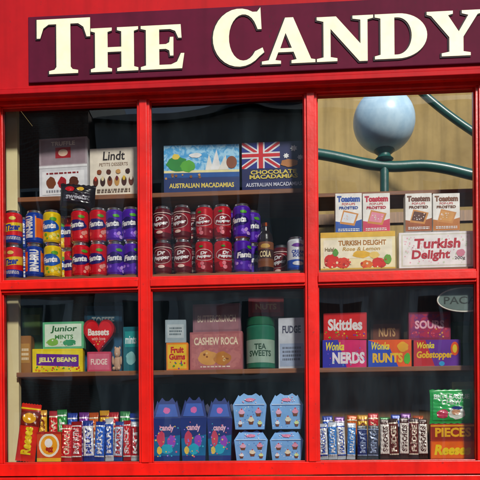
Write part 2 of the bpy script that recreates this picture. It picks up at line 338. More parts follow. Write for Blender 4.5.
# ------------------------------------------------------------------ UM boxes
carton('macadamia_box',163,240,145,'s1',yS,.035,'#1a3a78',[('r',0,.36,1,1,'#4fa4d9>#a6d4ee'),('r',0,.32,1,.42,'#12589f'),('r',0,.42,1,.47,'#f2e9b0'),
  ('p',[(.55,.47),(.60,.80),(.66,.47)],'#f1efe8'),('p',[(.62,.47),(.70,.90),(.76,.47)],'#ffffff'),('p',[(.72,.47),(.82,.78),(.86,.47)],'#e4e0d6'),
  ('b',.18,.60,.14,.16,'#2e8d3a'),('b',.32,.56,.10,.12,'#5fb03a'),('b',.16,.76,.05,.06,'#e9d25a'),('b',.42,.78,.08,.05,'#ffffff'),('e',.90,.62,.07,.13,'#8a4a20'),
  ('r',0,0,1,.30,'#15306b'),('t','AUSTRALIAN MACADAMIAS',.07,.10,.93,.20,'#f4dc6a',.03),('n',8,.02,.30,.5,.38,.005,['#c99a5a','#8a5a2a'])])
carton('macadamia_box',241,306,142,'s1',yS,.035,'#141c5a',[
  ('r',.0,.46,.60,1,'#182a8c'),('p',[(0,1),(.07,1),(.60,.53),(.60,.46),(.53,.46),(0,.92)],'#f4f4f8'),('p',[(.60,1),(.53,1),(0,.53),(0,.46),(.07,.46),(.60,.92)],'#f4f4f8'),
  ('p',[(0,1),(.03,1),(.60,.50),(.60,.46),(.57,.46),(0,.96)],'#d0182a'),('p',[(.60,1),(.57,1),(0,.50),(0,.46),(.03,.46),(.60,.96)],'#d0182a'),
  ('r',.24,.46,.36,1,'#f8f8fa'),('r',0,.665,.60,.795,'#f8f8fa'),('r',.265,.46,.335,1,'#d81a2c'),('r',0,.695,.60,.765,'#d81a2c'),
  ('s',.82,.85,.06,.07,'#ffffff',7),('s',.70,.70,.05,.06,'#ffffff',7),('s',.92,.66,.05,.06,'#ffffff',7),('b',.75,.55,.14,.08,'#b87a42'),
  ('t','CHOCOLATE\nMACADAMIAS',.12,.24,.88,.42,'#f4dc6a',.03),('t','AUSTRALIAN MACADAMIAS',.06,.08,.94,.16,'#d8d8e8',.02)])
# ------------------------------------------------------------------ UR boxes
t1=carton('turkish_delight_box',319.5,396,232,'d1',.06,.06,'#f0e6bc',[('r',.0,.86,1,1,'#e0b848'),('r',.04,.30,.96,.80,'#f8f2dc'),('t','TURKISH DELIGHT',.24,.64,.88,.78,'#a8742a',.04),('t','Rose & Lemon',.30,.50,.80,.60,'#b8923a',.02,.1),
   ('b',.55,.40,.12,.10,'#e4b83a'),('b',.72,.38,.07,.09,'#efd27a'),('b',.15,.24,.10,.18,'#d62a22'),('b',.30,.18,.09,.15,'#dc442a'),('b',.78,.16,.10,.14,'#d2281e'),('b',.62,.14,.08,.10,'#e07a2a'),('b',.20,.46,.04,.10,'#5a9a3a'),('b',.90,.26,.05,.12,'#6aa33f'),('t','Halal',.06,.50,.18,.60,'#7a6a3a',.01),('r',0,0,1,.045,'#d8b24a'),('n',24,.03,.05,.97,.28,.004,['#f0e0c0','#e45a3a','#b8201a'])],yaw=0)
t2=carton('turkish_delight_box',398,475,232,'d1',.06,.06,'#ece8ea',[('r',.03,.05,.97,.95,'#d6d4c4'),('r',.05,.08,.95,.92,'#f8f5f5'),('n',90,.07,.12,.93,.88,.003,['#ecc8d3','#e7b0bf','#cfdcc4']),
   ('t','Turkish',.20,.54,.82,.82,'#b8203c',.035,.05),('t','Delight',.17,.18,.68,.50,'#b8203c',.035,.05),('t','200g',.74,.20,.88,.30,'#5a4a50',.01),('b',.82,.40,.06,.10,'#d98aa0')],yaw=0)
def toast(a,b,c1,c2,pic):
    carton('toaster_pastry_box',a,b,193.5,t1+.001,.075,.045,'#f6f3ee',[('t',"Toastem",.06,.78,.94,.94,c1,.07,0),('t','POP-UPS',.25,.70,.75,.76,'#c42a2a',.02),('r',0,0,1,.16,c2),('p',[(0,.16),(1,.16),(1,.34),(.5,.24),(0,.30)],c2),
      ('p',[(.16,.24),(.72,.18),(.88,.48),(.30,.58)],'#d09250'),('p',[(.22,.29),(.68,.24),(.80,.46),(.33,.53)],pic),('n',10,.28,.30,.72,.46,.0022,['#ffffff','#f0d0c0']),('t','FROSTED',.14,.60,.86,.67,c1,.03),('l',.1,.04,.9,.12,2,'#ffffff')],yaw=R.uniform(-1.5,1.5))
toast(335,362,'#2a58ac','#2a5cb0','#e9eef6'); toast(362.5,390,'#c51f4a','#d24a6a','#e895ac'); toast(405,432,'#6a3518','#a0582a','#5a2a14'); toast(432.5,460,'#7a441a','#c07a36','#d9a05a')
# ------------------------------------------------------------------ LL
yl=.115
zb=carton('candy_box',32,83,349,'s2',yl,.03,'#e8d02a',[('r',.05,.15,.95,.9,'#f4e03a'),('p',[(.08,.30),(.92,.22),(.92,.74),(.08,.80)],'#6a2a96'),('t','JELLY BEANS',.12,.38,.88,.64,'#f6ee9a',.05),('n',30,.05,.06,.95,.25,.0032,['#d8342a','#4aa03a','#e88a2a'])])
carton('candy_box',42,84,322,zb+.001,yl+.005,.03,'#6aba8a',[('r',.05,.08,.95,.92,'#dcecd8'),('t','Junior',.2,.58,.84,.86,'#2c6a3a',.03,.1),('t','MINTS',.3,.36,.75,.52,'#4a8a4a',.03),('b',.25,.25,.14,.14,'#8ac05a'),('b',.66,.22,.16,.12,'#3f9a6a'),('n',10,.1,.1,.9,.34,.003,['#f4f4ea','#9ac06a'])])
carton('candy_box',19,31,336,'s2',.17,.04,'#9a6a38',[('r',.1,.3,.9,.8,'#b88a48'),('l',.2,.35,.8,.7,3,'#f0e0c0')])
carton('candy_box',84,122,306,'s2',.20,.04,'#2a5a7a',[('r',.08,.6,.92,.92,'#3a7a9a'),('t','TOFFEE',.2,.72,.8,.84,'#d8e8e8',.03)])
carton('candy_box',22,42,308,'s2',.22,.04,'#46704a',[('r',.1,.6,.9,.9,'#7a9a60')])
def heartbox(px0,px1,pyt,base,y):
    x,w,z,h=geo(px0,px1,pyt,base,y); mb=MB(); pts=[]
    for i in range(40):
        t=2*math.pi*i/40; hx=16*math.sin(t)**3; hz=13*math.cos(t)-5*math.cos(2*t)-2*math.cos(3*t)-math.cos(4*t)
        pts.append((hx/32*w,(hz+17)/29.2*h))
    pts=pts[::-1]
    mb.prism(pts,0,.028,M('#b01826','film'))
    c=[(a*.86,(b-h*.55)*.86+h*.55) for a,b in pts]
    mb.add([(a,-.0008,b) for a,b in c],[tuple(range(40))[::-1]],M('#d8202e','print'))
    decals(mb,[('t','Bassets',.16,.52,.84,.72,'#f4e8e0',.04,0,0,.0),('t','with love',.28,.38,.72,.48,'#f0b8b0',.02),('n',7,.3,.2,.7,.35,.003,['#f2a0a0','#f4d060'])],w,h,lambda u,v,o:(-w/2+u*w,-.001-o,v*h))
    ob=mb.obj('heart_candy_box',bevel=.002); ob.location=(x,y,z)
zs=carton('candy_box',87,111,352,'s2',yl+.004,.03,'#c8506a',[('r',.06,.1,.94,.9,'#d87088'),('t','FUDGE',.15,.35,.85,.65,'#f8e0d8',.03)])
heartbox(83,114,319,zs-.006,yl+.004)
def toybear(px0,px1,pyt,base,y,col):
    x,w,z,h=geo(px0,px1,pyt,base,y); mb=MB(); m=M(col,'matte')
    def sph(cx,cy,cz,rx,ry,rz,mm):
        vs=[];fs=[];n,k=16,10
        for j in range(k+1):
            for i in range(n):
                a=2*math.pi*i/n;b=math.pi*j/k; vs.append((cx+rx*math.sin(b)*math.cos(a),cy+ry*math.sin(b)*math.sin(a),cz+rz*math.cos(b)))
        for j in range(k):
            for i in range(n): fs.append((j*n+i,(j+1)*n+i,(j+1)*n+(i+1)%n,j*n+(i+1)%n))
        mb.add(vs,fs,mm,True)
    sph(0,0,h*.32,w*.36,w*.3,h*.32,m); sph(0,-.004,h*.74,w*.29,w*.26,h*.22,m)
    for s in(-1,1): sph(s*w*.2,0,h*.93,w*.09,w*.06,h*.07,m); sph(s*w*.36,-.01,h*.42,w*.1,w*.1,h*.18,m); sph(s*w*.22,-.02,h*.08,w*.14,w*.2,h*.08,m); sph(s*w*.1,-w*.26,h*.78,w*.03,w*.03,h*.025,M('#0c0c0c'))
    sph(0,-w*.26,h*.69,w*.11,w*.09,h*.07,M('#e3d6c4','matte'))
    ob=mb.obj('toy_bear'); ob.location=(x,y,z+.002)
toybear(112,123,347,'s2',.125,'#c9a58a')
carton('candy_box',123,140,327,'s2',.13,.04,'#1f6a76',[('r',.1,.55,.9,.9,'#2f9a9a'),('t','mints',.12,.62,.80,.80,'#e0f0f0',.03),('b',.45,.3,.3,.15,'#8ac0c0')])
yB=.09
pouch('candy_pack',15,34,404,'d2',yB,.022,'#d9341c',[('r',.0,.62,1,.88,'#7a2410'),('t','Reeses',.25,.12,.78,.60,'#f8dc20',.05,0,1),('e',.5,.75,.35,.09,'#f4b92a'),('r',0,.9,1,.93,'#f8d02a')],roll=7,lean=-.03)
def oval(px0,px1,pyt,base,y):
    x,w,z,h=geo(px0,px1,pyt,base,y); mb=MB()
    mb.box(-w/2,w/2,0,.03,0,h,M('#d4582a'))
    decals(mb,[('r',0,0,1,.12,'#e8b43a'),('e',.5,.55,.42,.40,'#f6f2e0'),('e',.5,.55,.34,.32,'#f2ac2c'),('e',.48,.62,.16,.15,'#ffffff'),('t','egg',.36,.3,.66,.48,'#b02a1c',.05),('r',0,.93,1,1,'#b02a1c')],w,h,lambda u,v,o:(-w/2+u*w,-o,v*h))
    ob=mb.obj('candy_box',bevel=.001); finish(ob,x,y,z+.001,3)
oval(37,61,432,'d2',yB)
def bar(a,b,top,c1,c2,txt,tc,y=yB,roll=0,kind='foil',lean=None):
    pouch('candy_bar',a,b,top,'d2',y+R.uniform(-.004,.004),.014,c1,[('r',.02,.12,.98,.88,c2),('t',txt,.24,.18,.80,.82,tc,.04,0,1),('r',.02,.10,.98,.13,tc),('r',.02,.87,.98,.90,tc)],roll=roll,lean=-.05 if lean is None else lean,kind=kind,crimp=.05,yaw=R.uniform(-10,10))
bar(61,71,425,'#b81c22','#d4262c','CRUNCH','#f8e8c8',roll=2); bar(71,82,422,'#9a161c','#b82430','BABY RUTH','#f8f4f4',roll=-1)
bar(84,94,421,'#1f3a8c','#e8ebf0','MILKY','#1f3a9c',roll=-2); bar(94,104,422,'#25409a','#3a70d0','MILKY','#f0f4fa',roll=2)
bar(105,113.5,419,'#c8cdd6','#2a5ab6','MARS','#f4f4f8',roll=-1); bar(113.5,122,422,'#30509a','#c8d4e6','MARS','#b01c28',roll=2)
bar(123,131,421,'#b01c2a','#d22a34','SNICK','#ffffff',roll=-1); bar(131,139,422,'#c2c8d0','#b81f30','KIT','#ffffff')
BK=[('#d8a020','#e8b82a','GOLD','#7a2010'),('#b01c22','#d0262c','CHEW','#f8e8c8'),('#2a7a3a','#3a9a4a','MINT','#f0f8f0'),('#20409a','#3060c0','MILK','#f0f0f8'),('#6a2a80','#8a3aa0','PLUM','#f0e0f8'),('#c05a1a','#e0742a','NUT','#fff0d0')]
for i,x in enumerate([38,48,58,68,79,89,99,109,119,129]): 
    k=BK[i%6]; bar(x,x+9.5,411+R.uniform(-2,3),k[0],k[1],k[2],k[3],y=.135,roll=R.uniform(-2,2))
# ------------------------------------------------------------------ LM shelf
carton('fruit_gum_box',166,188,343,'s2',.115,.03,'#f0922a',[('r',.06,.06,.94,.94,'#f6cc3a'),('t','Fruit\nGums',.12,.38,.88,.86,'#c5252a',.05),('n',14,.1,.06,.9,.34,.004,['#d9302a','#5aa03a','#8a3a9a'])])
zc=carton('cashew_candy_box',189,243,332,'s2',.125,.04,'#a8666a',[('r',.03,.05,.97,.95,'#b87876>#a8686a'),('t','CASHEW ROCA',.08,.66,.92,.86,'#f8e4c8',.03),('b',.35,.32,.2,.2,'#d8a05a'),('b',.62,.30,.16,.18,'#c08242'),('n',9,.2,.2,.8,.5,.005,['#e8c48a','#8a5026']),('l',.2,.06,.8,.12,1,'#e4d2c4')])
carton('cashew_candy_box',192,241,304,zc+.001,.13,.04,'#8a626c',[('r',.04,.08,.96,.92,'#9a7078'),('t','BUTTERCRUNCH',.1,.35,.9,.6,'#ecd8c4',.02)])
def jar(px0,px1,pyt,base,y,body,lid):
    x,w,z,h=geo(px0,px1,pyt,base,y); r=w/2; mb=MB()
    mb.lathe([(.001,.001),(r*.92,.001),(r,.006),(r,h*.80),(r*.93,h*.84),(r*.97,h*.845),(r*.97,h*.98),(r*.9,h),(.001,h)],[M(body,'film')]*4+[M(lid,'can')]*4,36)
    decals(mb,[('r',.1,.15,.9,.7,'#9ab0a0'),('t','TEA\nSWEETS',.25,.3,.75,.6,'#2a4a38',.03)],math.pi*r,h*.8,lambda u,v,o:((r+o+.0003)*math.sin((u-.5)*math.pi),-(r+o+.0003)*math.cos((u-.5)*math.pi),v*h*.8),sub=.006)
    ob=mb.obj('candy_jar'); ob.location=(x,y,z+.001)
jar(246,275,319,'s2',.165,'#2c7058','#2a6a4c')
carton('candy_box',278,305,318,'s2',.125,.04,'#ccd0d8',[('r',.05,.05,.95,.5,'#aab8d0'),('t','FUDGE',.15,.70,.85,.85,'#4a4a60',.03),('l',.15,.15,.85,.45,4,'#6a7080')])
carton('candy_box',248,284,297,P(260,319,.165).z+.004,.14,.04,'#8e2226',[('r',.1,.2,.9,.8,'#b8302c'),('t','NUTS',.2,.35,.8,.65,'#e8c090',.03)])
carton('candy_box',165,186,320,P(176,343,.115).z+.002,.12,.03,'#9fb0b8',[('r',.1,.2,.9,.8,'#bcc8cc'),('l',.2,.3,.8,.7,3,'#5a6a70')])
def gdark(a,b,top,base='d2',y=.085):
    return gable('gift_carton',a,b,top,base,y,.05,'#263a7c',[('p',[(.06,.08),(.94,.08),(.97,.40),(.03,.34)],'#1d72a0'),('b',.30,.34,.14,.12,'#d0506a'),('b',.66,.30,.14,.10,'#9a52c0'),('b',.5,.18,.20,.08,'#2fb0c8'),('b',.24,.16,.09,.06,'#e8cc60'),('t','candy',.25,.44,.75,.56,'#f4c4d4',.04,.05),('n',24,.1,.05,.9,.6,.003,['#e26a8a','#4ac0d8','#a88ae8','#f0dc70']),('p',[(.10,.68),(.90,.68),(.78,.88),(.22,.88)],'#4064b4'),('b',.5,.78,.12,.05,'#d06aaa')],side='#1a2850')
gdark(153,182,397); gdark(181,208,396); gdark(207.5,233,397)
for x in(158,190,214): gable('gift_carton',x,x+26,403,'d2',.145,.05,'#24284e',[('b',.5,.4,.2,.1,'#5a2a4a')])
def cup(u,v,s,c): return [('p',[(u-s*.55,v-s*.9),(u+s*.55,v-s*.9),(u+s*.8,v),(u-s*.8,v)],'#7a4a34'),('b',u,v+s*.35,s*.95,s*.5,c),('b',u,v+s*.85,s*.6,s*.35,c),('e',u,v+s*1.25,s*.2,s*.2,'#d4202c')]
def gcup(a,b,top,base):
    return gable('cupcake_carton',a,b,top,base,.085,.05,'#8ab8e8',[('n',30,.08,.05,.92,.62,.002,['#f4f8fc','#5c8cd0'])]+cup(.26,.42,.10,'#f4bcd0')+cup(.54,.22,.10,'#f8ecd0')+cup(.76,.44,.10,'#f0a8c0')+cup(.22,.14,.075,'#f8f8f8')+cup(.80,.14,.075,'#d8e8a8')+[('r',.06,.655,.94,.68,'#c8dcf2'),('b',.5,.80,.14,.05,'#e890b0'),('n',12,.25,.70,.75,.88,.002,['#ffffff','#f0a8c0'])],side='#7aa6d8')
b1=gcup(234,268,430,'d2'); b2=gcup(270,303.5,430,'d2')
gcup(233,267,393,b1+.001); gcup(269.5,303,393,b1+.001)
# ------------------------------------------------------------------ LR shelf
def cb(a,b,top,base,body,dl,y=.115): return carton('candy_box',a,b,top,base,y,.03,body,dl)
z1=cb(322,367,340,'s2','#8a3aaa',[('p',[(0,0),(.55,0),(.35,1),(0,1)],'#3a3ab0'),('p',[(.55,0),(1,0),(1,1),(.35,1)],'#d82a74'),('t','Wonka',.06,.62,.5,.92,'#f4e44a',.03,.1),('t','NERDS',.22,.14,.96,.56,'#f8f0f6',.05),('n',30,.02,.05,.98,.95,.002,['#f06aa0','#8a6af0','#50c0e0'])])
z2=cb(367.5,412,340,'s2','#ee681e',[('p',[(0,0),(.7,0),(.5,.7),(0,1)],'#2a52c0'),('t','Wonka',.06,.64,.5,.92,'#f8e84a',.03,.1),('t','RUNTS',.10,.16,.80,.52,'#ffd040',.05),('b',.80,.74,.13,.18,'#f8b82a'),('b',.90,.3,.08,.2,'#58b83a')])
z3=cb(413,461,340,'s2','#6a2e9c',[('p',[(0,0),(.45,0),(.25,1),(0,1)],'#c82a3a'),('t','Wonka',.06,.68,.45,.92,'#f8e84a',.03,.1),('t','Gobstopper',.06,.24,.84,.58,'#f8c82a',.04,.05),('e',.88,.66,.09,.26,'#f0602a'),('e',.88,.66,.05,.16,'#f8d83a'),('e',.60,.10,.06,.09,'#40a8e0')])
cb(323,367,313,z1+.001,'#c4202a',[('r',.03,.06,.97,.94,'#d8262c'),('t','Skittles',.10,.34,.90,.78,'#fcf4f4',.04),('n',26,.03,.05,.97,.30,.003,['#f8cc2a','#58b83a','#f0782a','#8a3aa0'])])
cb(408,451,312,z3+.001,'#8a1c4c',[('r',.04,.08,.96,.92,'#b02850>#7a2068'),('t','SOURS',.15,.40,.85,.70,'#f0b8c8',.04),('n',12,.05,.1,.95,.4,.003,['#e0607a','#f0a85a'])],y=.12)
cb(370,404,320,'s2','#4a2c20',[('r',.08,.55,.92,.92,'#6a3a28'),('t','NUTS',.25,.66,.75,.84,'#c8a070',.03)],y=.19)
cb(452,474,322,'s2','#3a5a38',[('r',.08,.55,.92,.92,'#5a7a48')],y=.19)
def ovalsign():
    y=.055; a=P(437,300,y); b=P(494,300,y); w=b.x-a.x; zt=P(460,287,y).z; zb_=P(460,312,y).z; h=zt-zb_
    mb=MB(); cx,cz=(a.x+b.x)/2,(zt+zb_)/2
    mb.prism([(cx+w/2*math.cos(t*math.pi/20),cz+h/2*math.sin(t*math.pi/20)) for t in range(40)],y,y+.008,M('#e0e0d4','print'))
    mb.prism([(cx+w*.475*math.cos(t*math.pi/20),cz+h*.44*math.sin(t*math.pi/20)) for t in range(40)],y-.0012,y,M('#6a7c78','print'))
    decals(mb,[('t','PACA',.12,.32,.70,.62,'#2c3634',.01)],w,h,lambda u,v,o:(a.x+u*w,y-.0014-o,zb_+v*h))
    for s in(-.3,.3): mb.box(cx+s*w-.0008,cx+s*w+.0008,y+.002,y+.004,cz+h*.38,Z_DECK-.02,M('#888888','metal'))
    mb.obj('oval_hanging_sign')
ovalsign()
for i,(a,b) in enumerate([(320,328),(328.5,337),(337.5,346),(346.5,355)]): bar(a,b,423+R.uniform(-1,2),'#c3ccd8',['#eef2f6','#5a98e0'][i%2],'MALLOW',['#2a50b0','#f4f8fc'][i%2],roll=R.uniform(-3,3))
for a,b,c in [(357,367,'#1c2a6c'),(367.5,378,'#3a3f54')]: bar(a,b,426,'#3c4048',c,'MINT','#9aa8c8',roll=R.uniform(-2,2))
for i in range(5): bar(380+9.6*i,389.3+9.6*i,419+R.uniform(-1,2),'#3a1c14',['#ece4dd','#6a2a1c'][i%2],'S\'MORES' if i%2==0 else 'FUDGE','#4a1c14' if i%2==0 else '#f4e4d0',roll=R.uniform(-3,3))
for i in range(9): k=BK[(i+3)%6]; bar(324+11*i,334+11*i,415+R.uniform(-2,3),k[0],k[1],k[2],k[3],y=.135,roll=R.uniform(-2,2))
zr=carton('peanut_candy_box',430,476,441,'d2',.085,.03,'#d8581c',[('r',.02,.06,.98,.94,'#ee741e'),('t','Reeses',.10,.22,.90,.80,'#fadc2a',.05,.06)],yaw=0)
zr=carton('peanut_candy_box',430,476,424,zr+.001,.085,.03,'#b83c1a',[('r',.02,.06,.98,.94,'#9a3016'),('t','PIECES',.10,.22,.90,.78,'#f8c02a',.04,.0),('r',.0,.84,1,.94,'#f0aa2a')],yaw=0)
pouch('bubblegum_pouch',430,472,390,zr+.001,.10,.02,'#2faa54',[('r',.06,.1,.94,.9,'#38b860'),('t','BIG LEAGUE\nCHEW',.08,.55,.92,.86,'#f0fcf4',.03,.05),('b',.62,.30,.2,.18,'#e8f0e8'),('b',.60,.34,.10,.10,'#d8a07a'),('b',.28,.28,.14,.14,'#d24a6a'),('b',.62,.45,.13,.05,'#2a3f8c')],yaw=0,crimp=.05)
carton('candy_box',452,474,382,zr+.001,.16,.04,'#9a9a5a',[('r',.1,.1,.9,.9,'#7a8a4a')])
# ------------------------------------------------------------------ globe lamp + iron rails in the open court behind
def tube(name,pts,rad,mat,parent=None):
    cu=bpy.data.curves.new(name,'CURVE'); cu.dimensions='3D'; cu.bevel_depth=rad; cu.bevel_resolution=6; sp=cu.splines.new('BEZIER'); sp.bezier_points.add(len(pts)-1)
    for bp,p in zip(sp.bezier_points,pts): bp.co=p; bp.handle_left_type=bp.handle_right_type='AUTO'
    cu.materials.append(mat); ob=bpy.data.objects.new(name,cu); scene.collection.objects.link(ob)
    if parent: ob.parent=parent
    return ob
yg=1.0
gc=P(384,121.5,yg); gr=(P(415,121,yg).x-P(353,121,yg).x)/2
mb=MB(); seg=32
gm=bpy.data.materials.new("opal_glass"); gm.use_nodes=True; gb=gm.node_tree.nodes['Principled BSDF']; gb.inputs['Roughness'].default_value=.3
gn=gm.node_tree.nodes.new('ShaderNodeTexNoise'); gn.inputs['Scale'].default_value=7; gn.inputs['Detail'].default_value=5
gq=gm.node_tree.nodes.new('ShaderNodeValToRGB'); gq.color_ramp.elements[0].color=(.34,.52,.66,1); gq.color_ramp.elements[1].color=(.44,.62,.74,1); gq.color_ramp.elements[0].position=.35; gq.color_ramp.elements[1].position=.6
gm.node_tree.links.new(gn.outputs['Fac'],gq.inputs['Fac']); gm.node_tree.links.new(gq.outputs['Color'],gb.inputs['Base Color'])
mb.lathe([(max(.0005,gr*math.sin(math.pi*i/seg)),-gr*math.cos(math.pi*i/seg)) for i in range(seg+1)],gm,48,share=True)
k=gr
mb.lathe([(.001,-k*1.30),(k*.24,-k*1.30),(k*.30,-k*1.24),(k*.22,-k*1.16),(k*.20,-k*1.08),(k*.30,-k*1.0),(k*.34,-k*.96),(k*.32,-k*.92),(.001,-k*.92)],IRON,28)
ob=mb.obj('globe_lamp'); ob.location=gc
be=empty('iron_rail')
zc0=gc.z-gr*1.30
tube('curved_rail',[P(285,151,yg),P(318,154,yg),Vector((gc.x,yg,zc0-.024)),P(430,166,yg),P(478,176,yg),P(540,190,yg)],.026,IRON,be)
tube('brace',[P(400,72,yg+.2),P(440,108,yg+.2),P(500,150,yg+.2)],.020,IRON,be)
tube('post',[Vector((gc.x,yg,zc0-.024)),Vector((gc.x,yg,0))],.022,IRON,be)
# ------------------------------------------------------------------ shopfront
shop=empty('candy_shop')
XL=P(0.5,200).x; XM1=(P(137.5,200).x,P(150,200).x); XM2=(P(304.5,200).x,P(317.5,200).x); XR=P(476,200).x
def Z(py,y=0): return P(240,py,y).z
zH=Z(95.5); zT1=Z(274.5); zT0=Z(287); zB1=Z(462); zB0=Z(475)
XO0,XO1=XL-.05,XR+.05
mb=MB()
def vb(x0,x1,z0,z1):
    mb.box(x0,x1,0,.05,z0,z1,RED)
    e=(x1-x0)*.2; mb.box(x0+e,x1-e,-.008,-.0005,z0-.0,z1,RED)
def hb(z0,z1,x0,x1):
    mb.box(x0,x1,.0015,.0515,z0,z1,RED); e=(z1-z0)*.2; mb.box(x0,x1,-.0065,.001,z0+e,z1-e,RED)
for a,b in[(XO0,XL),XM1,XM2,(XR,XO1)]: vb(a,b,zB1,zH)
for a,b in[(XL,XM1[0]),(XM1[1],XM2[0]),(XM2[1],XR)]: hb(zT0,zT1,a,b)
def bead(x0,x1,z0,z1):
    t=.004
    for q in((x0,x0+t,z0,z1),(x1-t,x1,z0,z1),(x0+t,x1-t,z0,z0+t),(x0+t,x1-t,z1-t,z1)): mb.box(q[0],q[1],.012,.022,q[2],q[3],RED)
PAN=[(XL,XM1[0]),(XM1[1],XM2[0]),(XM2[1],XR)]
for a,b in PAN:
    bead(a,b,zT1,zH); bead(a,b,zB1,zT0)
mb.box(XO0,XO1,-.002,.05,zH,Z(87.5),RED)
mb.box(XO0,XO1,-.004,.05,zB0,zB1-.0005,RED)
mb.box(XO0-.02,XO1+.02,-.05,.05,zB0-.035,zB0-.004,RED)
mb.obj('window_frame',shop,bevel=.0025)
mb=MB()
for a,b in PAN:
    mb.add([(a,.0225,zT1),(b,.0225,zT1),(b,.0225,zH),(a,.0225,zH)],[(0,1,2,3)],GLASS)
    mb.add([(a,.0225,zB1),(b,.0225,zB1),(b,.0225,zT0),(a,.0225,zT0)],[(0,1,2,3)],GLASSL)
mb.obj('window_glass',shop)
yF=-.040
mb=MB()
zF0=Z(80.5,yF); zF1=Z(-75,yF)
mb.box(XO0-.6,XO1+.6,yF,.05,zF0,zF1,FASC)
mb.box(XO0-.6,XO1+.6,yF-.010,yF+.03,zF0-.018,zF0-.0005,FASC)
mb.box(XO0-.6,XO1+.6,yF+.014,.05,Z(87.5)+.0005,zF0-.0185,RED)
mb.box(XO0-.6,XO1+.6,yF-.005,yF-.0005,zF0+.0005,zF0+.008,FASC)
mb.box(XO0-.65,XO1+.65,yF-.09,.05,zF1,zF1+.06,FASC)
mb.obj('fascia',shop,bevel=.004)
mb=MB()
for s,(a,b) in enumerate([(XO0-.26,XO0-.002),(XO1+.002,XO1+.26)]):
    mb.box(a,b,-.03,.05,.0,zF0-.025,RED); mb.box(a+.04,b-.04,-.042,-.0305,.25,zF0-.12,RED); mb.box(a-.02,b+.001,-.05,-.0302,.0,.2,RED)
mb.box(XO0,XO1,.0,.05,.0,zB0-.0355,RED)
n=3; wv=(XO1-XO0)/n
for i in range(n): mb.box(XO0+i*wv+.06,XO0+(i+1)*wv-.06,-.012,-.0005,.15,zB0-.11,RED)
mb.obj('stall_riser_and_pilasters',shop,bevel=.004)
def brickmat():
    m=bpy.data.materials.new("brick"); m.use_nodes=True; nt=m.node_tree; b=nt.nodes['Principled BSDF']; tc=nt.nodes.new('ShaderNodeTexCoord'); mp=nt.nodes.new('ShaderNodeMapping'); mp.inputs['Rotation'].default_value=(math.radians(90),0,0)
    br=nt.nodes.new('ShaderNodeTexBrick'); br.inputs['Scale'].default_value=4.4; br.inputs['Color1'].default_value=(.32,.12,.07,1); br.inputs['Color2'].default_value=(.22,.08,.05,1); br.inputs['Mortar'].default_value=(.35,.32,.28,1)
    nt.links.new(tc.outputs['Object'],mp.inputs['Vector']); nt.links.new(mp.outputs['Vector'],br.inputs['Vector']); nt.links.new(br.outputs['Color'],b.inputs['Base Color']); b.inputs['Roughness'].default_value=.85; return m
BR=brickmat()
mb=MB(); mb.box(-4,XO0-.262,.0505,.2,0,zF1,BR); mb.box(XO1+.262,4,.0505,.2,0,zF1,BR); mb.obj('brick_wall',shop)
mb=MB()
xl,xr=XL-.03,XR+.05; xs=(XM2[0]+XM2[1])/2
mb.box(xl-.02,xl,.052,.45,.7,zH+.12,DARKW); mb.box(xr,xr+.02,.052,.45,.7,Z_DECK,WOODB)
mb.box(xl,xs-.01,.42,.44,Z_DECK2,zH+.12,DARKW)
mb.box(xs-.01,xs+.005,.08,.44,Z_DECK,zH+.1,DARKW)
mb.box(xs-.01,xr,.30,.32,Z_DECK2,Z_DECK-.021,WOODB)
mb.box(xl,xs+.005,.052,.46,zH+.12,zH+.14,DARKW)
b=P(18,200,.13).x
mb.box(xl+.001,b,.125,.15,Z_DECK2,Z_DECK-.021,CREAMW); mb.box(xl+.001,b,.125,.15,Z_DECK,zH+.1,CREAMW)
for i in range(14):
    xa=xl+.03+i*.088
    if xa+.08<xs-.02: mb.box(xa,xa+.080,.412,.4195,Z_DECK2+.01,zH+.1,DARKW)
mb.obj('display_interior',shop,bevel=.001)
mb=MB(); mb.box(-2.5,4,1.6,1.7,0,3.55,OCHRE); mb.box(-2.5,4,1.585,1.5995,2.60,2.66,WOODB); mb.box(1.28,1.36,1.57,1.584,0,3.5,WOODB); mb.obj('court_wall',shop)
mb=MB(); mb.box(-2.5,4,.46,1.57,-.12,.02,WOODB); mb.obj('court_floor',shop)
sh=empty('display_shelves')
mb=MB(); mb.box(xl,xr,.052,.44,Z_DECK-.02,Z_DECK,WOOD); mb.obj('upper_deck',sh,bevel=.002)
mb=MB(); mb.box(xl,xr,.052,.44,Z_DECK2-.02,Z_DECK2,WOOD); mb.obj('lower_deck',sh,bevel=.002)
mb=MB(); mb.box(b,xs-.011,YS1,.40,Z_SH1-.018,Z_SH1,WOOD); mb.box(xs+.006,xr+.2,.24,.40,Z_SH1+.004,Z_SH1+.02,WOOD); mb.obj('shelf_upper',sh,bevel=.002)
mb=MB(); mb.box(b,xs,YS2,.41,Z_SH2-.018,Z_SH2,WOOD); mb.box(xs,xr,YS2,.299,Z_SH2-.018,Z_SH2,WOOD); mb.obj('shelf_lower',sh,bevel=.002)
